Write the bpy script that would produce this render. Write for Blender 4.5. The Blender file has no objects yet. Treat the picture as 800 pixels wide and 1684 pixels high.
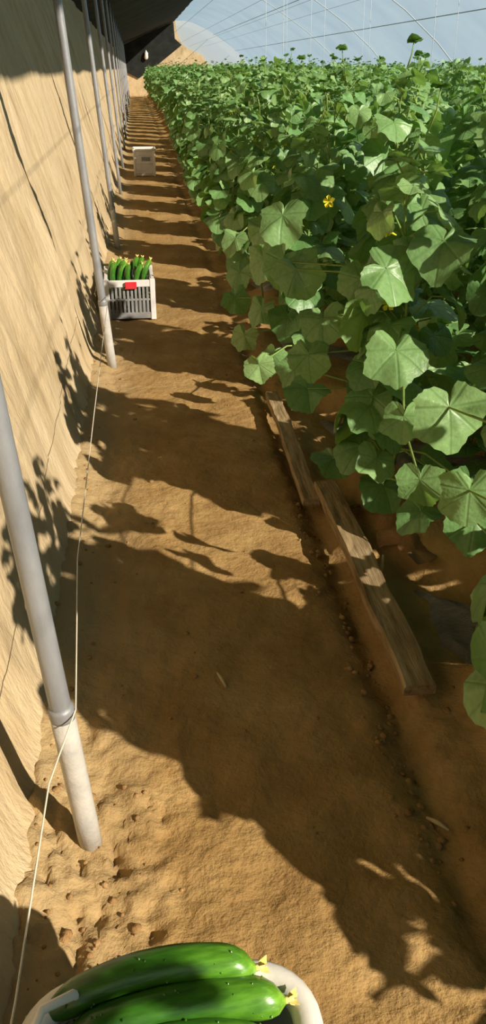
import bpy, math, random
import numpy as np
from mathutils import Vector, Matrix, noise

random.seed(7)
rng = np.random.default_rng(7)
S = bpy.context.scene
COL = S.collection
PI = math.pi

# ------------------------------------------------------------------ light / place constants
SUN = Vector((1.0, -0.92, 0.76)).normalized()      # direction towards the sun
RIDGE = (2.65, 4.0)                                  # ridge of the lean-to roof (x, z)
END = 58.0                                          # far end wall
ROWSKEW = -0.90                                     # crop rows run a little oblique to the path
BED0, BEDP = 1.41, 1.51                             # first crop bed, spacing (y at the path edge x = 0.8)

# ------------------------------------------------------------------ materials
def nt(name):
    m = bpy.data.materials.new(name); m.use_nodes = True
    t = m.node_tree; t.nodes.clear()
    out = t.nodes.new('ShaderNodeOutputMaterial')
    return m, t, out

def N(t, kind, **kw):
    n = t.nodes.new(kind)
    for k, v in kw.items():
        if k in n.inputs: n.inputs[k].default_value = v
        else: setattr(n, k, v)
    return n

def L(t, a, b): t.links.new(a, b)

def ramp(t, fac, stops):
    r = t.nodes.new('ShaderNodeValToRGB')
    e = r.color_ramp.elements
    e[0].position, e[0].color = stops[0][0], (*stops[0][1], 1)
    e[1].position, e[1].color = stops[-1][0], (*stops[-1][1], 1)
    for p, c in stops[1:-1]:
        k = e.new(p); k.color = (*c, 1)
    L(t, fac, r.inputs[0]); return r.outputs[0]

def noise_mat(name, stops, scale=6, stretch=(1, 1, 1), rough=.9, bump=.3, bump_scale=None, detail=8, bdist=.02, spec=.2, metallic=0, rot=(0, 0, 0)):
    m, t, out = nt(name)
    tc = N(t, 'ShaderNodeTexCoord')
    mp = N(t, 'ShaderNodeMapping'); mp.inputs['Scale'].default_value = stretch; mp.inputs['Rotation'].default_value = rot
    L(t, tc.outputs['Object'], mp.inputs[0])
    n1 = N(t, 'ShaderNodeTexNoise', Scale=scale, Detail=detail, Roughness=.62); L(t, mp.outputs[0], n1.inputs['Vector'])
    c = ramp(t, n1.outputs[0], stops)
    n2 = N(t, 'ShaderNodeTexNoise', Scale=bump_scale or scale * 5, Detail=6, Roughness=.65); L(t, mp.outputs[0], n2.inputs['Vector'])
    b = N(t, 'ShaderNodeBump', Strength=bump, Distance=bdist); L(t, n2.outputs[0], b.inputs['Height'])
    p = N(t, 'ShaderNodeBsdfPrincipled', Roughness=rough, Metallic=metallic)
    p.inputs['Specular IOR Level'].default_value = spec
    L(t, c, p.inputs['Base Color']); L(t, b.outputs[0], p.inputs['Normal']); L(t, p.outputs[0], out.inputs[0])
    return m

M = {}
M['path'] = noise_mat('trodden_earth', [(.3, (.28, .165, .060)), (.5, (.37, .23, .088)), (.7, (.47, .31, .135))], scale=3.2, bump=.55, bump_scale=26, bdist=.03, rough=.95, spec=.1)
M['wall'] = noise_mat('rammed_earth', [(.25, (.30, .215, .115)), (.42, (.46, .35, .205)), (.62, (.54, .425, .265))], scale=2.6, stretch=(1.2, 1.7, .6), rot=(.25, 0, 0), bump=.55, bump_scale=7, bdist=.05, detail=5, rough=.97, spec=.08)
def dust_blend(m):                       # pale earth crumbled off the wall lies along its foot
    t = m.node_tree; p = next(n for n in t.nodes if n.type == 'BSDF_PRINCIPLED'); src = p.inputs['Base Color'].links[0].from_socket
    tc = N(t, 'ShaderNodeTexCoord'); sp = N(t, 'ShaderNodeSeparateXYZ'); L(t, tc.outputs['Object'], sp.inputs[0])
    n = N(t, 'ShaderNodeTexNoise', Scale=7, Detail=5); L(t, tc.outputs['Object'], n.inputs['Vector'])
    a = N(t, 'ShaderNodeMath', operation='MULTIPLY_ADD'); L(t, n.outputs[0], a.inputs[0]); a.inputs[1].default_value = .22; L(t, sp.outputs[0], a.inputs[2])
    mr = N(t, 'ShaderNodeMapRange'); L(t, a.outputs[0], mr.inputs[0]); mr.inputs['From Min'].default_value = -.16; mr.inputs['From Max'].default_value = .12
    mr.inputs['To Min'].default_value = .8; mr.inputs['To Max'].default_value = 0
    mx = N(t, 'ShaderNodeMix', data_type='RGBA'); L(t, mr.outputs[0], mx.inputs[0]); L(t, src, mx.inputs[6]); mx.inputs[7].default_value = (.43, .315, .165, 1)
    L(t, mx.outputs[2], p.inputs['Base Color'])
dust_blend(M['path'])
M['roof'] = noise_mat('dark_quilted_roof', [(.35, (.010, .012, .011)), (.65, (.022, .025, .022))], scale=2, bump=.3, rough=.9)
M['steel'] = noise_mat('galvanised_steel', [(.3, (.20, .205, .22)), (.55, (.29, .295, .305)), (.75, (.37, .36, .34))], scale=9, stretch=(1, 1, .35), bump=.12, rough=.5, spec=.5, metallic=.25)
M['sleeve'] = noise_mat('dusty_steel_sleeve', [(.3, (.34, .33, .31)), (.7, (.52, .49, .44))], scale=14, bump=.2, rough=.7, spec=.3)
M['wood'] = noise_mat('weathered_plank', [(.3, (.17, .115, .055)), (.5, (.34, .245, .13)), (.72, (.50, .39, .24))], scale=7, stretch=(7, .7, 7), bump=.5, bump_scale=16, rough=.9, spec=.15, bdist=.01)
M['clod'] = noise_mat('crumbly_soil', [(.3, (.24, .13, .05)), (.7, (.46, .29, .13))], scale=14, bump=.6, rough=.97, spec=.05)
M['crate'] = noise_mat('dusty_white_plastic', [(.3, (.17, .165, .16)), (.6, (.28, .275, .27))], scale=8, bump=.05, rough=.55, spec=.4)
M['crate_w'] = noise_mat('pale_plastic', [(.3, (.62, .59, .57)), (.7, (.76, .74, .73))], scale=8, bump=.05, rough=.5, spec=.4)
M['rim'] = noise_mat('white_rim_plastic', [(.3, (.66, .64, .58)), (.7, (.80, .78, .72))], scale=9, bump=.06, rough=.45, spec=.45)
M['red'] = noise_mat('red_label', [(.3, (.55, .02, .03)), (.7, (.66, .04, .05))], scale=8, bump=0.02, rough=.5)
M['greymark'] = noise_mat('grey_print', [(.3, (.22, .22, .24)), (.7, (.30, .30, .32))], scale=8, bump=0.02, rough=.6)
M['twine'] = noise_mat('pale_twine', [(.3, (.62, .56, .45)), (.7, (.75, .69, .58))], scale=30, bump=.1, rough=.8)
M['wire'] = noise_mat('support_wire', [(.3, (.30, .32, .34)), (.7, (.40, .42, .44))], scale=30, bump=.02, rough=.6, spec=.4)
M['whitewire'] = noise_mat('white_twine', [(.3, (.55, .60, .64)), (.7, (.65, .70, .74))], scale=30, bump=.02, rough=.7)
M['arch'] = noise_mat('arch_tube', [(.3, (.32, .36, .38)), (.7, (.40, .44, .46))], scale=10, bump=.05, rough=.5, spec=.4)
M['mulch'] = noise_mat('grey_mulch_sheet', [(.3, (.15, .132, .122)), (.55, (.24, .215, .20)), (.75, (.36, .33, .315))], scale=5, stretch=(1, 2.5, 1), bump=1, bump_scale=14, bdist=.03, rough=.36, spec=.5)
M['dead'] = noise_mat('withered_leaf', [(.3, (.17, .09, .035)), (.7, (.34, .20, .09))], scale=12, bump=.5, rough=.9)
M['straw'] = noise_mat('dry_straw', [(.3, (.5, .38, .2)), (.7, (.66, .54, .32))], scale=12, bump=.3, rough=.9)
M['petal'] = noise_mat('yellow_petal', [(.3, (.70, .64, .02)), (.7, (.80, .74, .06))], scale=9, bump=.1, rough=.6)
M['tip'] = noise_mat('dry_blossom', [(.3, (.72, .55, .10)), (.7, (.85, .76, .35))], scale=20, bump=.2, rough=.8)
M['stem'] = noise_mat('vine_stem', [(.3, (.15, .25, .05)), (.7, (.30, .40, .12))], scale=14, bump=.2, rough=.7)

def leaf_material():
    m, t, out = nt('cucumber_leaf')
    at = N(t, 'ShaderNodeAttribute', attribute_name='tint')
    uv = N(t, 'ShaderNodeUVMap', uv_map='leaf')
    sx = N(t, 'ShaderNodeSeparateXYZ'); L(t, uv.outputs[0], sx.inputs[0])
    ang = N(t, 'ShaderNodeMath', operation='ARCTAN2'); L(t, sx.outputs[0], ang.inputs[0]); L(t, sx.outputs[1], ang.inputs[1])
    ln = N(t, 'ShaderNodeVectorMath', operation='LENGTH'); L(t, uv.outputs[0], ln.inputs[0])
    # seven veins fan out from the petiole: distance to the nearest multiple of ~47 degrees times the radius
    pp = N(t, 'ShaderNodeMath', operation='PINGPONG'); L(t, ang.outputs[0], pp.inputs[0]); pp.inputs[1].default_value = math.radians(23.5)
    mu = N(t, 'ShaderNodeMath', operation='MULTIPLY'); L(t, pp.outputs[0], mu.inputs[0]); L(t, ln.outputs['Value'], mu.inputs[1])
    vein = N(t, 'ShaderNodeMapRange'); vein.inputs['From Min'].default_value = .008; vein.inputs['From Max'].default_value = .045
    vein.inputs['To Min'].default_value = 1; vein.inputs['To Max'].default_value = 0
    L(t, mu.outputs[0], vein.inputs[0])
    base = ramp(t, at.outputs['Fac'], [(0, (.07, .18, .05)), (.45, (.17, .34, .115)), (.8, (.30, .47, .19)), (1, (.48, .50, .19))])
    no = N(t, 'ShaderNodeTexNoise', Scale=7, Detail=4); L(t, uv.outputs[0], no.inputs['Vector'])
    mx0 = N(t, 'ShaderNodeMix', data_type='RGBA', blend_type='MULTIPLY'); mx0.inputs[0].default_value = .5
    L(t, base, mx0.inputs[6]); L(t, ramp(t, no.outputs[0], [(.3, (.65, .7, .6)), (.7, (1.2, 1.2, 1.1))]), mx0.inputs[7])
    mx = N(t, 'ShaderNodeMix', data_type='RGBA'); L(t, vein.outputs[0], mx.inputs[0])
    mf = N(t, 'ShaderNodeMath', operation='MULTIPLY'); mf.inputs[1].default_value = .3; L(t, vein.outputs[0], mf.inputs[0]); L(t, mf.outputs[0], mx.inputs[0])
    L(t, mx0.outputs[2], mx.inputs[6]); mx.inputs[7].default_value = (.10, .22, .06, 1)
    bm = N(t, 'ShaderNodeBump', Strength=.22, Distance=.012)
    hs = N(t, 'ShaderNodeMath', operation='SUBTRACT'); L(t, no.outputs[0], hs.inputs[0]); L(t, vein.outputs[0], hs.inputs[1]); L(t, hs.outputs[0], bm.inputs['Height'])
    p = N(t, 'ShaderNodeBsdfPrincipled', Roughness=.42); p.inputs['Specular IOR Level'].default_value = .6
    L(t, mx.outputs[2], p.inputs['Base Color']); L(t, bm.outputs[0], p.inputs['Normal'])
    tr = N(t, 'ShaderNodeBsdfTranslucent')
    mt = N(t, 'ShaderNodeMix', data_type='RGBA', blend_type='MULTIPLY'); mt.inputs[0].default_value = 1
    L(t, mx.outputs[2], mt.inputs[6]); mt.inputs[7].default_value = (1.5, 1.5, .6, 1); L(t, mt.outputs[2], tr.inputs[0])
    ms = N(t, 'ShaderNodeMixShader'); ms.inputs[0].default_value = .25
    L(t, p.outputs[0], ms.inputs[1]); L(t, tr.outputs[0], ms.inputs[2]); L(t, ms.outputs[0], out.inputs[0])
    return m
M['leaf'] = leaf_material()

def cucumber_material():
    m, t, out = nt('cucumber_skin')
    tc = N(t, 'ShaderNodeTexCoord')
    sp = N(t, 'ShaderNodeSeparateXYZ'); L(t, tc.outputs['Object'], sp.inputs[0])
    mr = N(t, 'ShaderNodeMapRange'); mr.inputs['From Min'].default_value = -.16; mr.inputs['From Max'].default_value = .16
    L(t, sp.outputs[0], mr.inputs[0])
    c = ramp(t, mr.outputs[0], [(0, (.018, .07, .006)), (.6, (.03, .12, .010)), (.9, (.09, .25, .02)), (1, (.16, .33, .03))])
    mp = N(t, 'ShaderNodeMapping'); mp.inputs['Scale'].default_value = (.25, 1, 1); L(t, tc.outputs['Object'], mp.inputs[0])
    n = N(t, 'ShaderNodeTexNoise', Scale=90, Detail=3); L(t, mp.outputs[0], n.inputs['Vector'])
    mx = N(t, 'ShaderNodeMix', data_type='RGBA', blend_type='MULTIPLY'); mx.inputs[0].default_value = 1
    L(t, c, mx.inputs[6]); L(t, ramp(t, n.outputs[0], [(.35, (.7, .75, .7)), (.7, (1.5, 1.4, 1.3))]), mx.inputs[7])
    p = N(t, 'ShaderNodeBsdfPrincipled', Roughness=.32); L(t, mx.outputs[2], p.inputs['Base Color'])
    b = N(t, 'ShaderNodeBump', Strength=.3, Distance=.004); L(t, n.outputs[0], b.inputs['Height']); L(t, b.outputs[0], p.inputs['Normal'])
    L(t, p.outputs[0], out.inputs[0]); return m
M['cucumber'] = cucumber_material()

def film_material():
    m, t, out = nt('greenhouse_film')
    tc = N(t, 'ShaderNodeTexCoord')
    n = N(t, 'ShaderNodeTexNoise', Scale=.5, Detail=5, Roughness=.6); L(t, tc.outputs['Object'], n.inputs['Vector'])
    f = N(t, 'ShaderNodeMapRange'); f.inputs['To Min'].default_value = .05; f.inputs['To Max'].default_value = .11
    f.inputs['From Min'].default_value = .3; f.inputs['From Max'].default_value = .7; L(t, n.outputs[0], f.inputs[0])
    tp = N(t, 'ShaderNodeBsdfTransparent'); tp.inputs[0].default_value = (.97, .98, 1, 1)
    tl = N(t, 'ShaderNodeBsdfTranslucent'); tl.inputs[0].default_value = (.80, .88, .96, 1)
    ms = N(t, 'ShaderNodeMixShader'); L(t, f.outputs[0], ms.inputs[0]); L(t, tp.outputs[0], ms.inputs[1]); L(t, tl.outputs[0], ms.inputs[2])
    L(t, ms.outputs[0], out.inputs[0]); return m
M['film'] = film_material()
def sheet_material():
    m, t, out = nt('white_end_film')
    d = N(t, 'ShaderNodeBsdfDiffuse'); d.inputs[0].default_value = (.62, .66, .70, 1)
    tl = N(t, 'ShaderNodeBsdfTranslucent'); tl.inputs[0].default_value = (.7, .78, .86, 1)
    ms = N(t, 'ShaderNodeMixShader'); ms.inputs[0].default_value = .6
    L(t, d.outputs[0], ms.inputs[1]); L(t, tl.outputs[0], ms.inputs[2]); L(t, ms.outputs[0], out.inputs[0]); return m
M['sheet'] = sheet_material()

# ------------------------------------------------------------------ mesh helpers
class MB:
    def __init__(s): s.v = []; s.f = []; s.uv = []; s.t = []
    def add(s, V, Fc, uv=None, tint=None):
        o = len(s.v); s.v += [tuple(p) for p in V]; s.f += [tuple(i + o for i in q) for q in Fc]
        s.uv += list(uv) if uv is not None else [(0, 0)] * len(V)
        s.t += list(tint) if tint is not None else [.5] * len(V)
    def box(s, c, d, rot=None):
        x, y, z = (k / 2 for k in d)
        P = [Vector((a * x, b * y, e * z)) for a in (-1, 1) for b in (-1, 1) for e in (-1, 1)]
        if rot is not None: P = [rot @ p for p in P]
        s.add([Vector(c) + p for p in P], [(0, 1, 3, 2), (4, 6, 7, 5), (0, 4, 5, 1), (2, 3, 7, 6), (0, 2, 6, 4), (1, 5, 7, 3)])
    def tube(s, pts, r, n=8, caps=True):
        pts = [Vector(p) for p in pts]; rs = r if isinstance(r, (list, tuple)) else [r] * len(pts)
        V = []; Fc = []; up = None
        for i, p in enumerate(pts):
            d = (pts[min(i + 1, len(pts) - 1)] - pts[max(i - 1, 0)]).normalized()
            if up is None:
                up = Vector((0, 0, 1)) if abs(d.z) < .9 else Vector((1, 0, 0))
            a = d.cross(up)
            if a.length < 1e-4: a = d.cross(Vector((0, 1, 0)))
            a.normalize(); b = a.cross(d).normalized(); up = b
            for k in range(n):
                th = 2 * PI * k / n
                V.append(p + (a * math.cos(th) + b * math.sin(th)) * rs[i])
        for i in range(len(pts) - 1):
            for k in range(n):
                Fc.append((i * n + k, i * n + (k + 1) % n, (i + 1) * n + (k + 1) % n, (i + 1) * n + k))
        if caps:
            Fc.append(tuple(range(n - 1, -1, -1))); Fc.append(tuple((len(pts) - 1) * n + k for k in range(n)))
        s.add(V, Fc)
    def mesh(s, name, mat, smooth=True, leaf=False):
        me = bpy.data.meshes.new(name); me.from_pydata(s.v, [], s.f); me.materials.append(mat)
        if leaf:
            u = me.uv_layers.new(name='leaf')
            li = np.zeros(len(me.loops), dtype=np.int32); me.loops.foreach_get('vertex_index', li)
            u.data.foreach_set('uv', np.array(s.uv, dtype=np.float32)[li].ravel())
            a = me.attributes.new('tint', 'FLOAT', 'POINT'); a.data.foreach_set('value', np.array(s.t, dtype=np.float32))
        if smooth: me.polygons.foreach_set('use_smooth', [True] * len(me.polygons))
        me.update(); return me
    def build(s, name, mat, parent=None, smooth=True, leaf=False):
        o = bpy.data.objects.new(name, s.mesh(name, mat, smooth, leaf)); COL.objects.link(o)
        if parent: o.parent = parent
        return o

def tag(o, label=None, cat=None, group=None, kind=None):
    if label: o['label'] = label
    if cat: o['category'] = cat
    if group: o['group'] = group
    if kind: o['kind'] = kind
    return o

def empty(name, loc=(0, 0, 0), rz=0):
    o = bpy.data.objects.new(name, None); COL.objects.link(o); o.location = loc; o.rotation_euler = (0, 0, rz)
    o.empty_display_size = .1
    return o

def copy_tree(o, parent=None):
    c = o.copy(); COL.objects.link(c)
    if parent: c.parent = parent
    for ch in list(o.children): copy_tree(ch, c)
    return c

def bevel(o, w=.004, seg=2):
    m = o.modifiers.new('bevel', 'BEVEL'); m.width = w; m.segments = seg; m.limit_method = 'ANGLE'; return o

def sstep(a, b, x):
    t = min(1, max(0, (x - a) / (b - a))); return t * t * (3 - 2 * t)

def fbm(x, y, z=0, o=4): return noise.fractal(Vector((x, y, z)), 1.0, 2.1, o)

# ------------------------------------------------------------------ ground
def bed_phase(x, y):                     # 0 at a bed's middle, +-.5 in the furrow
    k = (y - BED0 - ROWSKEW * (x - .8)) / BEDP
    return k - round(k)

def ground_z(x, y):
    near = 1 / (1 + max(0, y - 3) * .12)
    z = .020 * fbm(x * 1.3 + 5, y * 1.1, 0, 3) * sstep(-.3, .1, x) + (.012 * fbm(x * 6, y * 6, 3, 4) + .004 * fbm(x * 24, y * 24, 7, 2)) * near
    # foot of the wall
    z += .05 * sstep(-.16, -.34, x)
    z += (.016 * abs(fbm(x * 15, y * 13, 9, 3))) * sstep(.05, -.2, x) * near
    if -.34 < x < .05 and .85 < y < 1.6:                        # scuffed, crumbled soil round the foot of the post
        wgt = sstep(.05, -.06, x) * sstep(.85, .98, y) * sstep(1.6, 1.42, y)
        z += wgt * (-.045 * max(0, fbm(x * 26 + y * 6, y * 11 - x * 5, 21, 2) - .16) + .012 * fbm(x * 30, y * 22, 31, 3))
    # worn edge beside the planks and raised, mulched beds
    z -= .035 * math.exp(-((x - .60) / .05) ** 2) * (1 if y < 5 else .4)
    e = sstep(.72, .92, x)
    b = abs(bed_phase(x, y))
    z += e * (.13 * sstep(.36, .24, b) - .03)
    if .5 < x < .75: z += .018 * max(0, fbm(x * 20, y * 16, 2, 3)) * near
    return z

def grid_mesh(xs, ys, fn):
    V = []; nx = len(xs)
    for y in ys:
        for x in xs: V.append(fn(x, y))
    Fc = [(j * nx + i, j * nx + i + 1, (j + 1) * nx + i + 1, (j + 1) * nx + i) for j in range(len(ys) - 1) for i in range(nx - 1)]
    b = MB(); b.v = V; b.f = Fc; b.uv = [(0, 0)] * len(V); b.t = [.5] * len(V); return b

ys = [-2.5 + .1 * i for i in range(29)]
while ys[-1] < END + 1:
    y = ys[-1]; ys.append(y + (.011 if .8 < y < 1.65 else .022 if y < 4.6 else min(.25, .022 + (y - 4.6) * .022)))
xs = [-.45 + .011 * i for i in range(46)] + [.067 + .022 * i for i in range(55)]
while xs[-1] < 9.2: xs.append(xs[-1] + .14)
floor = grid_mesh(xs, ys, lambda x, y: (x, y, ground_z(x, y))).build('floor', M['path'])
tag(floor, 'bare trodden tan earth path and soil of the greenhouse floor', kind='structure')

# ------------------------------------------------------------------ earth wall (battered), dark back roof, end wall
WP = [(-.20, -.12), (-.27, .0), (-.325, .07), (-.37, .22), (-.42, .42), (-.50, .72), (-.60, 1.05), (-.72, 1.5), (-.86, 2.0), (-1.05, 2.62)]
def wall_x(z):
    for (x0, z0), (x1, z1) in zip(WP, WP[1:]):
        if z0 <= z <= z1: return x0 + (x1 - x0) * (z - z0) / (z1 - z0)
    return WP[-1][0]
zs = [-.12 + .03 * i for i in range(92)]
wys = [-2.5 + .08 * i for i in range(34)]
while wys[-1] < END: wys.append(wys[-1] + (.03 if wys[-1] < 5 else min(.3, .03 + (wys[-1] - 5) * .02)))
def wall_pt(z, y):
    x = wall_x(min(z, 2.62))
    near = 1 / (1 + max(0, y - 3) * .1)
    d = .045 * fbm(y * .9, z * .5, 1, 3) + .022 * fbm(y * 4.5, z * 1.3 + y * .6, 4, 4) * near
    g = fbm(y * 9 + z * 1.2, z * 1.1, 12, 3)                      # vertical rain and digging grooves
    d += -.03 * max(0, g - .15) * near + .006 * fbm(y * 22, z * 18, 5, 2) * near
    d *= sstep(.0, .5, z) * .8 + .2
    return (x + d, y, z)
wall = grid_mesh(zs, wys, wall_pt)
wall.f = [q[::-1] for q in wall.f]
n0 = len(wall.v); nz = len(zs)                                     # body behind the face
for y in wys: wall.v += [(-3.2, y, -.12), (-3.2, y, 2.6)]
wall.uv += [(0, 0)] * (2 * len(wys)); wall.t += [.5] * (2 * len(wys))
for j in range(len(wys) - 1):
    a = n0 + 2 * j; wall.f.append((a, a + 1, a + 3, a + 2)); wall.f.append((j * nz + nz - 1, (j + 1) * nz + nz - 1, a + 3, a + 1))
w = wall.build('wall_left', M['wall']); tag(w, 'sloping rammed earth wall, pale tan, grooved by rain', kind='structure')

rb = MB()
def rz_(x): return 2.58 + (x + 1.05) * (RIDGE[1] - 2.58) / (RIDGE[0] + 1.05)
n = 60
rows = []
for j in range(n + 1):
    y = -3 + (END + 3.3) * j / n
    for x, dz in ((-3.2, 0), (-1.05, 0), (.5, .0), (RIDGE[0], 0), (RIDGE[0] + .03, .12), (.5, .2), (-3.2, .2)):
        zz = (rz_(x) if x > -1.2 else 2.58) + dz
        rb.v.append((x, y, zz + .015 * math.sin(y * 1.8)))
m_ = 7
for j in range(n):
    for i in range(m_):
        rb.f.append((j * m_ + i, j * m_ + (i + 1) % m_, (j + 1) * m_ + (i + 1) % m_, (j + 1) * m_ + i))
rb.uv = [(0, 0)] * len(rb.v); rb.t = [.5] * len(rb.v)
ce = rb.build('ceiling', M['roof'], smooth=False); tag(ce, 'dark underside of the insulated back roof', kind='structure')

# film profile from ridge to the ground at the sunny side
FP = [(2.65, 4.0), (3.2, 4.0), (3.8, 3.87), (4.5, 3.58), (5.2, 3.18), (6.0, 2.68), (6.8, 2.05), (7.5, 1.35), (8.1, .6), (8.4, -.05)]
def film_z(x):
    for (x0, z0), (x1, z1) in zip(FP, FP[1:]):
        if x0 <= x <= x1: return z0 + (z1 - z0) * (x - x0) / (x1 - x0)
    return FP[-1][1]

# end wall: earth gable with the section of the greenhouse, a small light opening in it
gb = MB(); prof = [(-3.2, -.1), (-3.2, 2.6), (-1.05, 2.6), (2.65, 4.02), (2.72, 3.4), (2.95, 2.85), (3.3, 2.55), (4.2, 2.2), (4.8, 1.4), (5.0, -.1)]
def slab(prof, y0, y1):
    g = MB(); k = len(prof)
    for y in (y0, y1):
        for x, z in prof: g.v.append((x, y, z))
    g.f.append(tuple(range(k))); g.f.append(tuple(reversed(range(k, 2 * k))))
    for i in range(k): g.f.append((i, k + i, k + (i + 1) % k, (i + 1) % k))
    g.uv = [(0, 0)] * len(g.v); g.t = [.5] * len(g.v); return g
tag(slab(prof, END, END + 1.2).build('wall_far', M['wall'], smooth=False), 'tan earth end wall of the greenhouse', kind='structure')
q_ = MB(); fp2 = [(x, z) for x, z in FP]
q_.v = [(x, END + .3, z) for x, z in fp2] + [(2.6, END + .3, -.1)]; q_.f = [tuple(range(len(q_.v)))]; q_.uv = [(0, 0)] * len(q_.v); q_.t = [.5] * len(q_.v)
tag(q_.build('window_1', M['sheet'], smooth=False), 'white film closing the sunny half of the far end', kind='structure')
tag(slab([(-.95, 2.5), (-.55, 1.35), (.35, .95), (1.7, 1.8), (3.0, 2.72), (2.6, 3.05), (2.55, 3.9), (.8, 3.25)], END - .1, END - .04).build('roof_shadow_sheet', M['roof'], smooth=False),
    'dark sheet standing in for the roof shadow on the far end wall', 'shade sheet')  # dark sheet added in the shape of the roof's shadow
bg = MB(); bg.tube([(.86, END - .25, 2.45), (.86, END - .25, 2.4), (.87, END - .25, 2.3), (.85, END - .25, 2.05), (.86, END - .25, 1.95)], [.01, .03, .10, .12, .06], 8)
o = bg.build('hanging_bag', M['rim']); tag(o, 'small white bag hanging on the dark end wall far away', 'bag')

fb = MB(); ny = 40
fys = [-2.5 + (END + 2.5) * j / ny for j in range(ny + 1)]
fx = []
for (x0, z0), (x1, z1) in zip(FP, FP[1:]):
    for i in range(3): fx.append((x0 + (x1 - x0) * i / 3, z0 + (z1 - z0) * i / 3))
fx.append(FP[-1])
for y in fys:
    for i, (x, z) in enumerate(fx): fb.v.append((x, y, z + .03 * math.sin(y * 1.1 + i) * .5))
k = len(fx)
fb.f = [(j * k + i, (j + 1) * k + i, (j + 1) * k + i + 1, j * k + i + 1) for j in range(ny) for i in range(k - 1)]
fb.uv = [(0, 0)] * len(fb.v); fb.t = [.5] * len(fb.v)
o = fb.build('wall_right', M['film']); tag(o, 'curved translucent white plastic film of the sunny side', kind='structure')

# steel arches under the film
def arch_mesh():
    b = MB(); pts = []
    for (x0, z0), (x1, z1) in zip(FP, FP[1:]):
        for i in range(3): pts.append((x0 + (x1 - x0) * i / 3, 0, z0 + (z1 - z0) * i / 3 - .06))
    b.tube(pts + [(8.4, 0, -.1)], .013, 6); return b.mesh('steel_arch', M['arch'])
am = arch_mesh()
y = 9.0
while y < 36:
    o = bpy.data.objects.new('steel_arch', am); COL.objects.link(o); o.location = (0, y, 0)
    tag(o, 'bent grey steel arch under the white film', 'arch', 'steel arches carrying the film'); y += 6.0
for x in (4.9, 6.2):
    b = MB(); b.tube([(x, -2, film_z(x) - .1), (x, END, film_z(x) - .1)], .010, 6); o = b.build('purlin_rod', M['arch'])
    tag(o, 'long grey rod under the film, ' + ('upper one nearer the roof ridge' if x < 5 else 'lower one nearer the ground'), 'rod')
for i, x in enumerate((1.55, 2.45, 3.35, 4.25)):
    b = MB(); b.tube([(x, -2, 2.62), (x, END, 2.62)], .003, 5); o = b.build('support_wire', M['wire'])
    tag(o, 'thin wire stretched above the crop, ' + ('first', 'second', 'third', 'fourth')[i] + ' from the path', 'wire', )

# ------------------------------------------------------------------ leaning steel posts along the wall
LEAN = .073
POSTY = [1.345, 4.665, 8.2, 12.0] + [15.3 + 3.5 * i for i in range(12)]
def post_base_x(y): return -.178 - .006 * min(10, y - 1.3)
ORD = ['first', 'second', 'third', 'fourth', 'fifth', 'sixth', 'seventh', 'eighth', 'ninth', 'tenth', 'eleventh', 'twelfth', 'thirteenth', 'fourteenth', 'fifteenth', 'sixteenth',
       'seventeenth', 'eighteenth', 'nineteenth', 'twentieth', 'twenty-first', 'twenty-second', 'twenty-third', 'twenty-fourth', 'twenty-fifth', 'twenty-sixth', 'twenty-seventh', 'twenty-eighth',
       'twenty-ninth', 'thirtieth', 'thirty-first', 'thirty-second', 'thirty-third', 'thirty-fourth', 'thirty-fifth', 'thirty-sixth', 'thirty-seventh', 'thirty-eighth', 'thirty-ninth']
for i, y in enumerate(POSTY):
    root = empty('steel_post', (post_base_x(y), y, ground_z(post_base_x(y), y) - .03))
    lab = {0: 'thick galvanised steel post with pale lower sleeve, the one closest to the basket of cucumbers',
           1: 'leaning steel post standing right beside the slatted crate of cucumbers',
           2: 'leaning steel post just beyond the slatted crate of cucumbers'}.get(i, 'thin leaning steel post along the earth wall, ' + ORD[i] + ' in the row')
    tag(root, lab, 'post', 'steel posts along the earth wall')
    top = 2.80; b = MB(); r = .0215
    b.tube([(-LEAN * z, 0, z) for z in (0, .3, .6, 1, 1.5, 2, 2.5, top)], r, 14); b.build('pipe', M['steel'], root)
    if i < 3:
        b = MB(); b.tube([(-LEAN * z, 0, z) for z in (.02, .1, .2, .3, .385)], r + .0035, 14)
        b.build('sleeve', M['sleeve'], root)['label'] = 'paler dusty lower sleeve'
        b = MB(); b.tube([(-LEAN * z, 0, z) for z in (.375, .385, .40, .41)], [r + .003, r + .0045, r + .0045, r + .003], 14); b.build('collar', M['steel'], root)

# string tied along the posts
b = MB(); P = []
pts = [(-.30, -.6, .12), (-.245, .5, .36), (-.226, .75, .372), (-.215, 1.15, .372), (-.180, 1.345, .372), (-.21, 1.95, .366), (-.208, 3.0, .37), (-.192, 4.64, .42)]
pts[4] = (post_base_x(1.345) - LEAN * .37 + .026, 1.345, .372)
b.tube(pts, .0017, 5); o = b.build('guide_string', M['twine']); tag(o, 'thin pale string stretched low along the wall from post to post', 'string')

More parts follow.
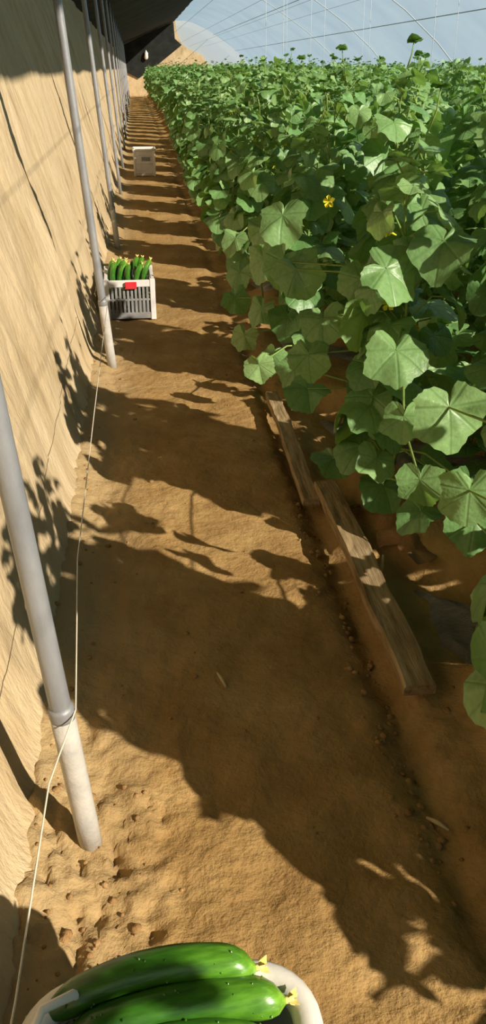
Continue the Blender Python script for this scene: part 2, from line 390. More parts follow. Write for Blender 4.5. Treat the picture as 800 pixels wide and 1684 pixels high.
# ------------------------------------------------------------------ planks along the crop edge
def plank(name, a, b_, w, t, seed, label):
    a, b_ = Vector(a), Vector(b_); n = 26; B = MB()
    d = (b_ - a).normalized(); side = d.cross(Vector((0, 0, 1))).normalized(); up = side.cross(d)
    prof = [(-.5, -.5), (-.5, .3), (-.44, .5), (-.15, .46), (.2, .5), (.44, .5), (.5, .28), (.5, -.5)]
    for i in range(n + 1):
        f = i / n; c = a.lerp(b_, f) + up * (.012 * math.sin(f * PI)) + side * .006 * fbm(f * 4, seed, 0, 2)
        ww = w * (1 + .10 * fbm(f * 6, seed + 3, 1, 3)); 
        for k, (p, q) in enumerate(prof):
            jag = (.010 * fbm(k * 2.3, seed, 5, 2)) if i in (0, n) else 0
            B.v.append(c + side * (ww * p + .003 * fbm(f * 22, k * 3 + seed, 2, 2)) + up * (t * q + .003 * fbm(f * 18, k * 5, seed, 2)) + d * jag)
    m = len(prof)
    for i in range(n):
        for k in range(m): B.f.append((i * m + k, i * m + (k + 1) % m, (i + 1) * m + (k + 1) % m, (i + 1) * m + k))
    B.f.append(tuple(range(m))); B.f.append(tuple(reversed(range(n * m, n * m + m))))
    B.uv = [(0, 0)] * len(B.v); B.t = [.5] * len(B.v)
    o = B.build(name, M['wood'], smooth=False); return tag(o, label, 'plank', 'old planks along the crop edge')
plank('wooden_plank', (.666, 1.705, .050), (.664, 2.95, .055), .088, .034, 1, 'weathered grey-brown plank lying closer to the camera, its cut end showing')
plank('wooden_plank', (.592, 2.85, .030), (.607, 4.0, .055), .066, .03, 9, 'narrower weathered plank running back under the cucumber leaves')

# ------------------------------------------------------------------ soil clods and crumbs (stuff)
def lump(B, c, r, seed):
    V = []; nlat, nlon = 4, 7
    for i in range(nlat + 1):
        for k in range(nlon):
            ph = PI * i / nlat; th = 2 * PI * k / nlon
            d = Vector((math.sin(ph) * math.cos(th), math.sin(ph) * math.sin(th), math.cos(ph) * .7))
            V.append(Vector(c) + d * r * (1 + .45 * fbm(d.x * 1.5 + seed, d.y * 1.5, d.z * 1.5, 2)))
    B.add(V, [(i * nlon + k, i * nlon + (k + 1) % nlon, (i + 1) * nlon + (k + 1) % nlon, (i + 1) * nlon + k) for i in range(nlat) for k in range(nlon)])
B = MB()
for i in range(330):
    zone = random.random()
    if zone < .38: x, y = random.gauss(.565, .025), random.uniform(1.2, 3.0)
    elif zone < .58: x, y = random.uniform(-.30, -.05), random.uniform(.95, 1.5)
    elif zone < .76: x, y = random.uniform(-.32, -.2), random.uniform(1.5, 7)
    elif zone < .88: x, y = random.uniform(.5, .9), random.uniform(.6, 1.8)
    else: x, y = random.uniform(-.2, .6), random.uniform(1, 5)
    r = random.choice((.003, .004, .005, .006, .008, .011 if zone < .9 else .005))
    lump(B, (x, y, ground_z(x, y) + r * .1), r, i * 1.7)
tag(B.build('soil_clods', M['clod']), 'crumbs and clods of dry soil along the path edges', 'soil', kind='stuff')

def straw(p, ang, ln, r, label, mat='straw', tilt=.15):
    B = MB(); d = Vector((math.cos(ang) * math.cos(tilt), math.sin(ang) * math.cos(tilt), math.sin(tilt)))
    z = ground_z(p[0], p[1]); c = Vector((p[0], p[1], z + r))
    B.tube([c - d * ln * .5 + Vector((0, 0, ln * .5 * math.sin(tilt))), c + Vector((0, 0, ln * .5 * math.sin(tilt) + .004)), c + d * ln * .5 + Vector((0, 0, ln * .5 * math.sin(tilt)))], [r * .6, r, r * .5], 6)
    tag(B.build('dry_twig', M[mat]), label, 'twig')
straw((.155, 1.86), 1.9, .06, .005, 'short pale dry twig lying in the middle of the path', tilt=.1)
straw((.735, 2.35), 1.2, .075, .006, 'pale dry stub standing behind the weathered plank', tilt=1.2)
straw((.60, 1.33), -.9, .06, .006, 'pale dry stalk lying on the shaded ground below the plank end', tilt=.1)

# ------------------------------------------------------------------ mulch sheets
def mulch(k):
    xs_ = [.80 + .03 * i for i in range(40)] + [2.0 + .2 * i for i in range(1, 20)]
    ws = [-.5 + i / 22 for i in range(23)]
    def fn(wv, x):
        yb = BED0 + BEDP * k + ROWSKEW * (x - .8); y = yb + .56 + wv * .86 * (1 + .06 * fbm(x * 2, k, 0, 2))
        xx = x + .05 * fbm(wv * 3, k * 2.2, 1, 3) * (1 if x < 1 else 0)
        tuck = .05 * sstep(.40, .5, abs(wv)) + .05 * sstep(.86, .80, x)
        return (xx, y, ground_z(xx, y) - tuck + .014 + .016 * max(0, fbm(x * 7, wv * 9, k, 3)) + .006 * fbm(x * 25, wv * 20, k, 2))
    b = grid_mesh(ws, xs_, fn); b.f = [q[::-1] for q in b.f]
    return b.build('mulch_sheet', M['mulch'])
for k in range(0, 4):
    o = mulch(k); tag(o, 'wrinkled grey plastic mulch sheet on the ' + ORD[k] + ' crop bed from the camera', 'mulch sheet', 'mulch sheets on the beds')

# ------------------------------------------------------------------ cucumber plants
def leaf_outline(nseg):
    ctrl = [(0, 1.0), (14, .93), (27, .86), (40, .85), (52, .93), (66, .83), (80, .74), (95, .78), (108, .82), (125, .68), (142, .63), (156, .55), (168, .40), (180, .18)]
    out = []
    for i in range(nseg):
        a = -180 + 360 * i / nseg; q = abs(a)
        for (a0, r0), (a1, r1) in zip(ctrl, ctrl[1:]):
            if a0 <= q <= a1: r = r0 + (r1 - r0) * (q - a0) / (a1 - a0); break
        if nseg > 20: r *= 1 + .022 * (1 if i % 2 else -1)
        out.append((math.radians(a), r))
    return out
OUT = {h: leaf_outline(h) for h in (12, 24, 44)}

def add_leaf(B, pos, tip, nrm, size, tint, nseg=24, droop=.25, seed=0.0):
    """blade: petiole joins at pos, tip = direction to the leaf tip, nrm = upper face; size = length to the tip"""
    tip = tip.normalized(); nrm = (nrm - tip * nrm.dot(tip)).normalized(); sd = tip.cross(nrm)
    rings = (.5, 1.0) if nseg > 12 else (1.0,)
    V = [pos]; UV = [(0, 0)]
    for q in rings:
        for a, r in OUT[nseg]:
            u, v = math.sin(a) * r * q, math.cos(a) * r * q
            rr = u * u + v * v
            h = -droop * rr - .5 * droop * max(0, v) ** 2 + .20 * abs(u) * (1 - rr * .5)
            h += q * (.05 * math.sin(a * 5 + seed) + .09 * math.sin(a * 3.0 + seed * 2.3) + .10 * math.sin(a * 2 + seed * 3.7))
            u += .06 * q * math.sin(a * 4 + seed * 5.1); v += .05 * q * math.sin(a * 3 + seed * 1.9)
            V.append(pos + (sd * u + tip * (v) + nrm * h) * size); UV.append((u, v))
    n = nseg; Fc = [(0, 1 + (k + 1) % n, 1 + k) for k in range(n)]
    if len(rings) == 2: Fc += [(1 + k, 1 + (k + 1) % n, 1 + n + (k + 1) % n, 1 + n + k) for k in range(n)]
    B.add(V, Fc, UV, [tint] * len(V))

def dirs(az, dip):
    t = Vector((math.cos(az) * math.cos(dip), math.sin(az) * math.cos(dip), -math.sin(dip)))
    n = Vector((math.cos(az) * math.sin(dip), math.sin(az) * math.sin(dip), math.cos(dip)))
    return t, n

def add_flower(B, c, d, r=.02):
    d = d.normalized(); a = d.cross(Vector((.3, .2, 1))).normalized(); b2 = a.cross(d)
    for k in range(5):
        th = 2 * PI * k / 5
        def q(rad, ang, h): return c + (a * math.cos(th + ang) + b2 * math.sin(th + ang)) * rad * r + d * h * r
        B.add([c, q(.55, -.55, .5), q(.95, -.45, .55), q(1.2, 0, .35), q(.95, .45, .55), q(.55, .55, .5)], [(0, 1, 2, 3), (0, 3, 4, 5)])
    B.tube([c - d * r * 1.2, c], [r * .12, r * .25], 5)

def make_plant(seed, height=1.46, nleaf=24, z0=.30, nseg=24, size=.108, hero=None, top=True, az_bias=None, low=1.0):
    """stem, foliage (blades with their stalks' ends) and flowers as builders in plant coordinates"""
    R = random.Random(seed); st, fo, fl = MB(), MB(), []
    ph = R.uniform(0, 9); amp = .022
    def stem_at(z): return Vector((amp * math.sin(z * 7 + ph), amp * math.cos(z * 6 + ph), z))
    zz = [-.05 + (height + .02) * i / 14 for i in range(15)]
    st.tube([stem_at(z) for z in zz], [.0075 - .004 * i / 14 for i in range(15)], 6)
    az = R.uniform(0, 6.3)
    for i in range(nleaf):
        f = i / (nleaf - 1); z = z0 + (height - z0 - .06) * f ** low
        az += 2.4 + R.uniform(-.5, .5)
        a2 = az
        if az_bias is not None and R.random() < .45: a2 = az_bias + R.uniform(-1.3, 1.3)
        sz = size * R.uniform(.8, 1.2) * (1 - .55 * max(0, f - .72) / .28) * (.8 if f < .08 else 1)
        pl = R.uniform(.09, .17) * (1 - .5 * max(0, f - .75) / .25)
        p0 = stem_at(z); out = Vector((math.cos(a2), math.sin(a2), 0))
        rise = R.uniform(.02, .09)
        p1 = p0 + out * pl * .55 + Vector((0, 0, rise)); p2 = p0 + out * pl + Vector((0, 0, rise * .9 + .01))
        st.tube([p0, p1, p2], [.0035, .003, .0025], 5, caps=False)
        t, n = dirs(a2 + R.uniform(-.8, .8), R.uniform(.1, 1.15) if f < .85 else R.uniform(-.1, .6))
        n = (n + Vector((R.uniform(-.45, .45), R.uniform(-.45, .45), R.uniform(-.1, .2))))
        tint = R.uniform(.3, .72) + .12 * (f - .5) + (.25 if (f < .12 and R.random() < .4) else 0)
        add_leaf(fo, p2, t, n, sz, min(1, max(0, tint)), nseg, R.uniform(.12, .32), R.uniform(0, 6))
        if R.random() < .07 and .25 < f < .95:
            fl.append(MB()); add_flower(fl[-1], p0 + out * .05 + Vector((0, 0, .02)), out + Vector((0, 0, .5)), .018)
    if top:                                                     # growing tip with small leaves and a tendril
        h = height
        for k in range(4):
            t, n = dirs(R.uniform(0, 6.3), R.uniform(-1.2, -.2)); add_leaf(fo, stem_at(h - .03 * k), t, n, R.uniform(.03, .06), .7, 12, .1, k)
        if R.random() < .45:
            e = R.uniform(.06, .15); pe = stem_at(h) + Vector((R.uniform(-.03, .03), R.uniform(-.03, .03), e))
            st.tube([stem_at(h), stem_at(h).lerp(pe, .5) + Vector((.01, 0, 0)), pe], [.004, .003, .002], 5)
            for k in range(3):
                t, n = dirs(R.uniform(0, 6.3), R.uniform(-.9, .1)); add_leaf(fo, pe, t, n, R.uniform(.025, .045), .35, 12, .1, k)
    for (lp, rel, tipd, nr, s, tint) in (hero or []):
        p0 = stem_at(min(height - .1, max(.12, rel.z - .03)))
        st.tube([p0, p0.lerp(rel, .5) + Vector((0, 0, .04)), rel], [.0045, .004, .003], 6, caps=False)
        add_leaf(fo, rel, tipd, nr, s * .74, tint, 44, .22, lp)
    return st, fo, fl

def plant_object(builders, loc, rz, label, group, extra=None):
    root = empty('cucumber_plant', loc, rz); tag(root, label, 'cucumber plant', group)
    st, fo, fl = builders
    st.build('stem', M['stem'], root); fo.build('foliage', M['leaf'], root, leaf=True)
    for q in fl: q.build('flower', M['petal'], root)
    return root

# where plants stand: double row on each bed
spots = []
nb = int((END - 1.5 - BED0) / BEDP)
for k in range(-2, nb):
    for s in (-1, 1):
        for i in range(19):
            x = .81 + .36 * i + (.0 if s < 0 else .12)
            if x > 7.3: continue
            y = BED0 + BEDP * k + ROWSKEW * (x - .8) + s * .17
            if y > END - .8 or y < -1.2 or (k == -1 and s == 1 and i < 3): continue
            spots.append((k, s, i, x + random.uniform(-.03, .03), y + random.uniform(-.04, .04), 1.0))
    for x, hz in ((1.22, .42), (1.30, .38), (1.55, .50), (1.72, .56), (1.95, .64), (2.2, .76), (2.5, .88), (2.85, .95), (3.2, 1)):   # shorter vines added in the furrow to shade the crop floor
        if k < 14: spots.append((k, 0, 1, x + random.uniform(-.05, .05), BED0 + BEDP * (k + .5) + ROWSKEW * (x - .8) + random.uniform(-.22, .22), hz))
for x, y, hz in ((1.02, .80, 1), (1.25, .98, 1), (1.2, .70, 1), (1.5, .60, 1), (1.55, .9, 1), (.98, -.40, 1), (1.12, -.62, 1)): spots.append((0, -2, 1, x, y, hz))  # extra plants added to cast shade on the near ground and basket

f_, th_, ps_ = 1400, math.radians(27.54), math.radians(6.58)
Fv = Vector((math.sin(ps_) * math.cos(th_), math.cos(ps_) * math.cos(th_), -math.sin(th_)))
Rv = Vector((math.cos(ps_), -math.sin(ps_), 0)); Uv = Rv.cross(Fv)
CAM = Vector((0, 0, 1.5))
def in_view(x, y, m=.12):                                       # would any of the plant fall in the frame?
    for z in (.3, .9, 1.5):
        v = Vector((x, y, z)) - CAM; d = v.dot(Fv)
        if d < .3: continue
        if abs(v.dot(Rv) / d) < 400 / f_ + m * .9 / d + .10 / d and abs(v.dot(Uv) / d) < 842 / f_ + .12: return True
    return False

# leaves that stand out in the photograph: petiole joint, tip direction, upper face, length, shade
V3 = lambda *a: Vector(a)
HERO = [
    (V3(.65, 4.05, .90), V3(-.25, -.5, -.8), V3(-.5, -.75, .5), .20, .62), (V3(.60, 4.30, .80), V3(-.5, -.2, -.8), V3(-.6, -.6, .45), .16, .66),
    (V3(.60, 3.35, .80), V3(.35, -.4, -.75), V3(-.45, -.7, .55), .17, .60), (V3(.57, 4.10, .70), V3(-.3, -.1, -.9), V3(-.6, -.6, .4), .17, .64),
    (V3(.56, 3.40, .82), V3(-.35, -.1, -.9), V3(-.4, -.75, .5), .16, .60),
    (V3(.66, 3.10, .67), V3(-.1, -.5, -.7), V3(-.3, -.6, .7), .15, .66), (V3(.60, 3.05, .55), V3(.0, -.4, -.9), V3(-.35, -.75, .5), .14, .60),
    (V3(.54, 4.60, .19), V3(-.3, -.3, -.6), V3(-.4, -.6, .7), .14, .82), (V3(.52, 3.85, .26), V3(.1, -.2, -.8), V3(-.3, -.8, .5), .13, .80),
    (V3(.73, 2.85, .87), V3(-.2, -.2, -.9), V3(-.5, -.7, .5), .14, .55), (V3(.72, 2.52, .97), V3(.75, -.3, -.4), V3(-.1, -.65, .8), .17, .55),
    (V3(.745, 2.43, .745), V3(-.05, -.6, -.55), V3(-.1, -.55, .8), .165, .62), (V3(.70, 2.16, .64), V3(-.2, -.5, -.8), V3(-.4, -.7, .5), .11, .62),
    (V3(.775, 2.02, .715), V3(.05, -.4, -.9), V3(-.15, -.8, .6), .165, .70), (V3(.745, 2.10, .47), V3(.1, -.3, -.9), V3(-.5, -.7, .4), .12, .58),
    (V3(.81, 1.90, .53), V3(-.1, -.3, -.95), V3(-.4, -.8, .4), .14, .66), (V3(.75, 2.75, .30), V3(-.5, -.4, -.3), V3(-.3, -.3, .9), .17, .45),
    (V3(.62, 3.15, .38), V3(-.4, -.3, -.2), V3(-.1, -.4, .9), .15, .45), (V3(.57, 5.35, .58), V3(-.5, -.3, -.6), V3(-.5, -.6, .6), .15, .66),
    (V3(.50, 4.75, .36), V3(.5, -.2, -.6), V3(-.2, -.7, .6), .14, .5), (V3(.90, 3.1, 1.08), V3(-.3, -.6, -.5), V3(-.2, -.5, .8), .17, .6),
    (V3(.80, 2.62, .20), V3(-.4, -.5, -.2), V3(.1, -.3, .9), .15, .35), (V3(.92, 2.55, .30), V3(.3, -.7, -.3), V3(-.2, -.4, .9), .15, .3),  # lowest leaves tinted darker, their shade painted in
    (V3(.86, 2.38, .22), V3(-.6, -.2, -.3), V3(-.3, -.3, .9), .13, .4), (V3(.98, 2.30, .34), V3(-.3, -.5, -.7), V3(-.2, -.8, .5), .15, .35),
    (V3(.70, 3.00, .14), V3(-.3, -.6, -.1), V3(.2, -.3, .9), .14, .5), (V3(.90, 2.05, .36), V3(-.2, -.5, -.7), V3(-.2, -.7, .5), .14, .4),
    (V3(.64, 3.55, .34), V3(-.6, -.3, -.5), V3(-.4, -.5, .7), .14, .6), (V3(.60, 4.35, .40), V3(-.5, -.2, -.7), V3(-.5, -.5, .6), .15, .6),
    (V3(.62, 4.05, .24), V3(-.3, -.5, -.5), V3(-.3, -.6, .7), .14, .55), (V3(.56, 5.0, .45), V3(-.5, -.2, -.7), V3(-.5, -.5, .6), .15, .6),
    (V3(.88, 2.5, 1.05), V3(-.3, -.5, -.6), V3(-.3, -.6, .7), .16, .55),
]
FLOWERS = [V3(.75, 3.50, 1.03), V3(.88, 2.58, 1.0), V3(.79, 2.70, .82), V3(.60, 4.2, .70)]

edge = {}                                                        # first plants of every bed: heroes choose the nearest
for sp in spots:
    if sp[2] == 0: edge[(sp[0], sp[1])] = sp
hero_of = {}
for i, h in enumerate(HERO):
    kk = min((e for e in edge if e[0] >= 0), key=lambda e: abs(edge[e][4] - h[0].y) + abs(edge[e][3] - h[0].x))
    hero_of.setdefault(kk, []).append((i * 1.3, h))
flower_of = {}
for c in FLOWERS:
    kk = min((e for e in edge if e[0] >= 0), key=lambda e: abs(edge[e][4] - c.y)); flower_of.setdefault(kk, []).append(c)

vis = [s for s in spots if in_view(s[3], s[4])]
vis.sort(key=lambda s: (s[3]) ** 2 + (s[4]) ** 2)
NIND = 290
single = set(vis[:NIND])

protos = [make_plant(100 + i, 1.38 + .03 * (i % 3), 34, .32, 24) for i in range(7)]
edge_protos = [make_plant(200 + i, 1.17 + .03 * (i % 3), 46, .10, 24, az_bias=PI, low=1.35) for i in range(4)]
proto_obj = {}
bed_word = lambda k: ORD[k] if k < len(ORD) else 'far'
for sp in sorted(single, key=lambda s: (s[0], s[2], s[1])):
    k, s, i, x, y, hz = sp
    z = ground_z(x, y) - .0
    face = 'camera-facing' if s < 0 else 'rear'
    if k < 0: k_l = 'closest'
    else: k_l = bed_word(k)
    if i == 0 and (sp[0], sp[1]) in hero_of or (i == 0 and k in (0, 1, 2) and k >= 0):
        hs = [(a, h[0] - Vector((x, y, z)), h[1], h[2], h[3], h[4]) for a, h in hero_of.get((k, s), [])]
        bl = make_plant(300 + k * 2 + s, 1.20, 36, .20, 24, low=1.2, hero=hs, az_bias=PI * 1.1)
        for c in flower_of.get((k, s), []): bl[2].append(MB()); add_flower(bl[2][-1], c - Vector((x, y, z)), V3(-.5, -.8, .2), .022)
        plant_object(bl, (x, y, z), 0, 'broad-leaved cucumber plant at the path edge, %s side of the %s crop bed' % (face, k_l), 'cucumber plants at the path edge')
        continue
    isedge = i == 0
    key = ('e', random.randrange(len(edge_protos))) if isedge else ('p', random.randrange(len(protos)))
    if key not in proto_obj:
        bl = edge_protos[key[1]] if isedge else protos[key[1]]
        o = proto_obj[key] = plant_object(bl, (0, 0, 0), 0, 'x', 'x')
    else: o = copy_tree(proto_obj[key])
    o.location = (x, y, z); o.rotation_euler = (0, 0, random.uniform(-.5, .5) if isedge else random.uniform(0, 6.28))
    q = random.uniform(.95, 1.05); o.scale = (q, q, random.uniform(.92, 1.04) * hz)
    if s == 0: tag(o, 'shorter cucumber vine added for shade in the furrow behind the %s crop bed' % k_l, 'cucumber plant', 'short shade vines added in the furrow behind the %s bed' % k_l)
    elif isedge: tag(o, 'cucumber plant hanging over the path edge, %s side of the %s crop bed' % (face, k_l), 'cucumber plant', 'cucumber plants at the path edge')
    else: tag(o, 'cucumber plant deeper inside the %s crop bed, behind its path-edge plants' % k_l, 'cucumber plant', 'cucumber plants inside the %s bed' % k_l)

# the rest of the crop, far back or beside the camera, as one mass
lowp = [make_plant(400 + i, 1.39 + .03 * (i % 3), 20, .50, 12, size=.13, top=True) for i in range(6)]
def arr(b): return np.array([tuple(v) for v in b.v], dtype=np.float32)
low = [(arr(fo), fo.f, fo.uv, fo.t) for st, fo, fl in lowp]
big = [(arr(fo), fo.f, fo.uv, fo.t) for st, fo, fl in protos]
B = MB(); off = 0; VV = []; TT = []; UU = []
for sp in spots:
    if sp in single: continue
    k, s, i, x, y, hz = sp
    if y < 6: src = big
    else:
        if not in_view(x, y): continue
        src = low
    v, fc, uv, tn = src[random.randrange(len(src))]
    a = random.uniform(0, 6.28); q = random.uniform(.95, 1.05); c_, s_ = math.cos(a) * q, math.sin(a) * q
    w_ = np.stack([v[:, 0] * c_ - v[:, 1] * s_ + x, v[:, 0] * s_ + v[:, 1] * c_ + y, v[:, 2] * random.uniform(.92, 1.04) * hz + ground_z(x, y)], 1)
    o0 = len(B.v); B.v += w_.tolist(); B.f += [tuple(j + o0 for j in f) for f in fc]; B.uv += uv; B.t += tn
o = B.build('cucumber_crop', M['leaf'], leaf=True)
tag(o, 'mass of green cucumber vines farther back in the crop', 'cucumber crop', kind='stuff')

# hanging strings that carry some of the vines
tw = MB(); tw.tube([(0, 0, 0), (.01, 0, .4), (0, 0, 1.3)], .0024, 5); twm = tw.mesh('trellis_string', M['whitewire'])
cnt = 0
for wx in (1.55, 2.45, 3.35, 4.25):
    cand = [s for s in vis if abs(s[3] - wx) < .2 and 3.2 < s[4] < 19]
    for sp in cand:
        if random.random() < .86 or cnt >= 22: continue
        o = bpy.data.objects.new('trellis_string', twm); COL.objects.link(o); o.location = (wx, sp[4], 1.32); cnt += 1
        tag(o, 'white string hanging straight down to the vines from the overhead wire', 'string', 'hanging strings over the crop')

# withered leaves on the soil
for i, (x, y, h) in enumerate([(.80, 2.52, .05), (.86, 2.40, .09), (.76, 2.75, .03)]):
    B = MB(); add_leaf(B, V3(0, 0, 0), V3(.8, -.5 + .6 * i, .15 - .1 * i), V3(-.3, -.5 + .3 * i, .8), .085, .5, 24, .10, i * 2.7)
    o = B.build('withered_leaf', M['dead'], leaf=True); o.location = (x, y, ground_z(x, y) + .03 + h * .3)
    tag(o, ['curled brown withered leaf beside the plank on the dark soil', 'brown withered leaf lying highest by the mulch sheet edge', 'small brown withered leaf between the two planks and the crop'][i], 'leaf')

# ------------------------------------------------------------------ cucumbers
def cucumber_builders(length=.28, r=.021, bend=.03, seed=1):
    R = random.Random(seed); body = MB(); n, m = 26, 14
    c = [Vector(((f - .5) * length, bend * (1 - (2 * f - 1) ** 2), 0)) for f in [i / n for i in range(n + 1)]]
    V = []; 
    for i, p in enumerate(c):
        f = i / n; rr = r * (min(1, (f * 7) ** .5) if f < .142 else 1) * (1 if f < .86 else max(.18, math.sqrt(max(0, 1 - ((f - .86) / .14) ** 2)))) * (1 - .12 * (1 - f))
        rr = max(rr, .004)
        for k in range(m):
            th = 2 * PI * k / m; wob = 1 + .05 * math.cos(th * 5) + .05 * max(0, noise.noise(Vector((f * 40, k * 2.1, seed))))
            V.append(p + Vector((0, math.cos(th), math.sin(th))) * rr * wob)
    Fc = [(i * m + k, (i + 1) * m + k, (i + 1) * m + (k + 1) % m, i * m + (k + 1) % m) for i in range(n) for k in range(m)]
    Fc += [tuple(range(m)), tuple(reversed(range(n * m, n * m + m)))]
    body.add(V, Fc)
    for i in range(46):                                          # warts
        f = R.uniform(.1, .93); th = R.uniform(0, 6.28); p = Vector(((f - .5) * length, bend * (1 - (2 * f - 1) ** 2), 0))
        d = Vector((0, math.cos(th), math.sin(th))); a = p + d * r * .93
        body.tube([a, a + d * .0025], [.0022, .0005], 5, caps=False)
    st = MB(); st.tube([c[0] + Vector((.004, 0, 0)), c[0] - Vector((.012, 0, 0)), c[0] - Vector((.022, -.003, .002))], [.005, .0035, .004], 6)
    bl = MB(); e = c[-1]
    for k in range(5):
        th = 2 * PI * k / 5; d = Vector((0, math.cos(th), math.sin(th)))
        bl.add([e, e + d * .008 + Vector((.007, 0, 0)), e + d * .013 + Vector((.018, 0, 0)), e + Vector((.016, 0, 0)) + d * .002], [(0, 1, 2, 3)])
    bl.tube([e - Vector((.006, 0, 0)), e + Vector((.012, 0, 0))], [.006, .004], 6)
    return body, st, bl
def cucumber(builders, label, group):
    root = empty('cucumber'); tag(root, label, 'cucumber', group)
    builders[0].build('skin', M['cucumber'], root); builders[1].build('stalk', M['stem'], root); builders[2].build('blossom', M['tip'], root)
    return root

def aim(o, a, b_, roll=0):
    """lay a cucumber along a (stalk end) -> b_ (blossom end)"""
    a, b_ = Vector(a), Vector(b_); x = (b_ - a).normalized(); z = Vector((0, 0, 1)); y = z.cross(x).normalized(); z = x.cross(y)
    m = Matrix((x, y, z)).transposed() @ Matrix.Rotation(roll, 3, 'X'); o.rotation_euler = m.to_euler(); o.location = (a + b_) / 2

# ------------------------------------------------------------------ slatted crate on the path
def rrect(w, d, r, z, n=6, cx=0, cy=0):
    P = []
    for sx, sy, a0 in ((1, 1, 0), (-1, 1, 90), (-1, -1, 180), (1, -1, 270)):
        for i in range(n + 1):
            a = math.radians(a0 + 90 * i / n); P.append(Vector((cx + sx * (w / 2 - r) + r * math.cos(a), cy + sy * (d / 2 - r) + r * math.sin(a), z)))
    return P
def ring(B, P, r, n=8):
    tubeP = P + [P[0], P[1]]; B.tube(tubeP, r, n, caps=False)
def slat_crate(w, d, h, label, loc, rz):
    root = empty('plastic_crate', loc, rz); tag(root, label, 'crate')
    B = MB(); t = .010
    B.box((0, 0, t / 2), (w - .01, d - .01, t))
    for sy in (-1, 1):
        for i in range(12):
            x = -w / 2 + .022 + (w - .044) * i / 11; B.box((x, sy * (d / 2 - t / 2), h * .45), (.016, t, h * .74))
        B.box((0, sy * (d / 2 - t / 2), h * .09), (w - .02, t * 1.1, h * .16)); B.box((0, sy * (d / 2 - t / 2), h * .50), (w - .02, t * .8, .014))
    for sx in (-1, 1):
        for i in range(15):
            y = -d / 2 + .022 + (d - .044) * i / 14; B.box((sx * (w / 2 - t / 2), y, h * .45), (t, .016, h * .74))
        B.box((sx * (w / 2 - t / 2), 0, h * .09), (t * 1.1, d - .02, h * .16)); B.box((sx * (w / 2 - t / 2), 0, h * .50), (t * .8, d - .02, .014))
    bevel(B.build('slatted_body', M['crate'], root, smooth=False), .002, 1)
    R_ = MB()
    for sy in (-1, 1): R_.box((0, sy * (d / 2 - .009), h - .022), (w + .012, .022, .044))
    for sx in (-1, 1): R_.box((sx * (w / 2 - .009), 0, h - .022), (.022, d + .008, .0438))
    bevel(R_.build('rim', M['crate_w'], root, smooth=False), .004, 2)
    for sx in (-1, 1):
        for sy in (-1, 1):
            C_ = MB(); C_.box((sx * (w / 2 - .012), sy * (d / 2 - .012), h / 2), (.034, .034, h + .012)); bevel(C_.build('corner_post', M['crate_w'], root, smooth=False), .004, 2)
    return root
CW, CD, CH = .325, .46, .255
cl = Vector((-.10, 5.92, .012)); crz = .02
cr = slat_crate(CW, CD, CH, 'slatted grey-white plastic crate filled with cucumbers standing by the second post', cl, crz)
B = MB(); B.box((.01, -CD / 2 - .014, CH - .03), (.075, .012, .045)); bevel(B.build('red_label', M['red'], cr, smooth=False), .003, 2)['label'] = 'red plastic label on the rim'
proto_c = [cucumber_builders(.26 + .02 * i, .0195, .02 + .012 * i, 10 + i) for i in range(3)]
pc = []
for i in range(30):
    j = i % 3
    if i < 3: o = cucumber(proto_c[j], 'x', 'x'); pc.append(o)
    else: o = copy_tree(pc[j])
    col, lay = i % 6, i // 6
    x = -.125 + .05 * col + random.uniform(-.006, .006); zb = .11 + .040 * lay * .8
    if lay < 3:
        y0 = cl.y - CD / 2 + .05 + random.uniform(0, .03) + (.0 if lay % 2 else .10); 
        aim(o, (cl.x + x, y0, zb + .01), (cl.x + x + random.uniform(-.01, .01), y0 + .26, zb + .02 + random.uniform(0, .015)), random.uniform(-.6, .6))
    else:                                                        # the top ones stand up against the back, tips above the rim
        y0 = cl.y - CD / 2 + (.08 if lay == 3 else .24) + random.uniform(-.01, .02)
        aim(o, (cl.x + x, y0, .165), (cl.x + x + random.uniform(-.03, .03), y0 + .19, .165 + .14 + random.uniform(-.035, .02)), random.uniform(-.6, .6))
    tag(o, 'small green cucumber heaped in the slatted crate on the path', 'cucumber', 'cucumbers in the slatted crate')

# ------------------------------------------------------------------ closed white crate far along the path
def white_crate(w, d, h, label, loc):
    root = empty('plastic_crate', loc, 0); tag(root, label, 'crate')
    B = MB(); t = .014
    B.box((0, 0, t / 2), (w, d, t))
    for sy in (-1, 1): B.box((0, sy * (d / 2 - t / 2), h / 2), (w, t, h))
    for sx in (-1, 1): B.box((sx * (w / 2 - t / 2), 0, h / 2), (t, d - 2 * t, h))
    for sy in (-1, 1):
        for z in (.12, .5, .8): B.box((0, sy * (d / 2 + .004), h * z), (w - .03, .010, .012))
    bevel(B.build('body', M['crate_w'], root, smooth=False), .004, 2)
    R_ = MB(); ring(R_, rrect(w + .01, d + .01, .03, h), .014); R_.build('rim', M['rim'], root)
    H = MB(); H.box((.02, -d / 2 - .008, h * .66), (.13, .006, .055)); bevel(H.build('handle_slot', M['greymark'], root, smooth=False), .003, 2)['label'] = 'grey hand slot'
    for sx in (-1, 1):
        C_ = MB(); C_.box((sx * (w / 2 - .01), -d / 2 - .004, h / 2), (.03, .014, h)); bevel(C_.build('corner_post', M['rim'], root, smooth=False), .004, 2)
    return root
white_crate(.33, .46, .38, 'white plastic crate standing far back in the middle of the path', (.11, 14.53, .0))

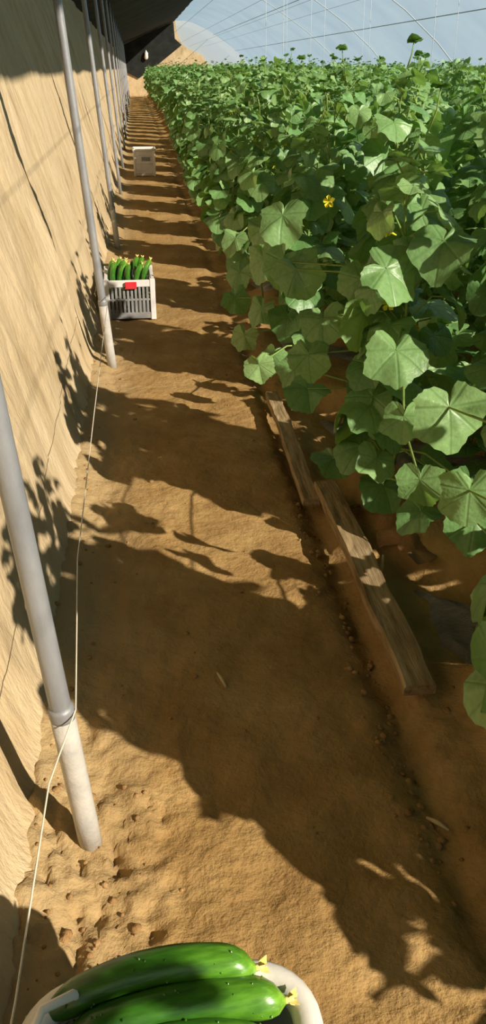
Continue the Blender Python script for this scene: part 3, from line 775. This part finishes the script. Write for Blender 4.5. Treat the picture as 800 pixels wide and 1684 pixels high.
# ------------------------------------------------------------------ basket of cucumbers at the camera's feet
BW, BD, BH = .375, .46, .345
bx, by = -.018, .775 - BD / 2 - .005
bk = empty('plastic_basket', (bx, by, 0), .0); tag(bk, 'white plastic basket with thick rounded rim, heaped with cucumbers, closest to the camera', 'basket')
B = MB(); m = None; lv = []
for z, sc in ((.012, .86), (.03, .88), (.12, .91), (.22, .95), (.33, .985), (.33, .95), (.22, .915), (.12, .875), (.03, .84)):
    P = rrect(BW * sc, BD * sc, .07, z); lv.append(P)
m = len(lv[0])
for P in lv: B.v += [tuple(p) for p in P]
for j in range(len(lv) - 1):
    for k in range(m): B.f.append((j * m + k, j * m + (k + 1) % m, (j + 1) * m + (k + 1) % m, (j + 1) * m + k))
B.f.append(tuple(reversed(range(m)))); B.f.append(tuple((len(lv) - 1) * m + k for k in range(m)))
B.uv = [(0, 0)] * len(B.v); B.t = [.5] * len(B.v)
B.build('body', M['crate_w'], bk)
R_ = MB(); ring(R_, rrect(BW, BD, .075, BH, 8), .0205, 12); R_.build('rim', M['rim'], bk)
H = MB(); H.tube([(-BW / 2 + .01, BD / 2 - .10, BH + .005), (-BW / 2 + .005, BD / 2 - .09, BH + .045), (-BW / 2 + .02, BD / 2 - .05, BH + .05), (-BW / 2 + .06, BD / 2 - .03, BH + .045), (-BW / 2 + .07, BD / 2 - .01, BH + .005)], .007, 8)
H.build('handle', M['rim'], bk)
big_c = [cucumber_builders(.30, .027, .028, 51), cucumber_builders(.31, .029, .02, 52), cucumber_builders(.28, .025, .035, 53)]
ends = [((-.158, .742, .352), (.072, .757, .374), 0, 'bright green cucumber lying across the basket rim, its blossom end in the sun'),
        ((-.125, .700, .350), (.098, .712, .364), 1, 'dark green shaded cucumber lying just in front of the sunlit one in the basket'),
        ((-.14, .645, .345), (.115, .655, .352), 2, None), ((-.16, .588, .34), (.10, .595, .348), 0, None), ((-.14, .53, .34), (.11, .538, .346), 1, None),
        ((-.15, .67, .297), (.10, .68, .297), 2, None), ((-.15, .61, .293), (.10, .615, .293), 0, None), ((-.14, .55, .291), (.10, .545, .291), 1, None),
        ((-.14, .49, .295), (.11, .48, .295), 2, None), ((-.15, .47, .345), (.10, .478, .35), 0, None)]
pb = {}
for a, b_, j, lab in ends:
    if j not in pb: o = pb[j] = cucumber(big_c[j], 'x', 'x')
    else: o = copy_tree(pb[j])
    aim(o, a, b_, PI * .25 if lab and j == 0 else random.uniform(-.5, .5))
    tag(o, lab or 'dark green cucumber lower down in the heap of the white basket', 'cucumber', 'cucumbers in the white basket')

# ------------------------------------------------------------------ light
sun = bpy.data.lights.new('sun', 'SUN'); sun.energy = 7.4; sun.angle = math.radians(.6); sun.color = (1, .89, .73)
so = bpy.data.objects.new('sun', sun); COL.objects.link(so); so.location = (20, -12, 25); so.rotation_euler = SUN.to_track_quat('Z', 'Y').to_euler()
wd = bpy.data.worlds.new('sky'); S.world = wd; wd.use_nodes = True
bgn = wd.node_tree.nodes['Background']; bgn.inputs[0].default_value = (.57, .78, .88, 1); bgn.inputs[1].default_value = .58

# ------------------------------------------------------------------ camera
cam = bpy.data.cameras.new('camera'); co = bpy.data.objects.new('camera', cam); COL.objects.link(co); S.camera = co
cam.sensor_fit = 'AUTO'; cam.sensor_width = 36; cam.lens = 1400 / 1684 * 36; cam.clip_start = .05; cam.clip_end = 300
co.matrix_world = Matrix(((Rv.x, Uv.x, -Fv.x, CAM.x), (Rv.y, Uv.y, -Fv.y, CAM.y), (Rv.z, Uv.z, -Fv.z, CAM.z), (0, 0, 0, 1)))
vs = S.view_settings; S.display_settings.display_device = 'sRGB'
vs.view_transform = 'Standard'; vs.look = 'None'; vs.gamma = 1; vs.use_curve_mapping = False; vs.exposure = 0.0
S.cycles.transparent_max_bounces = 12
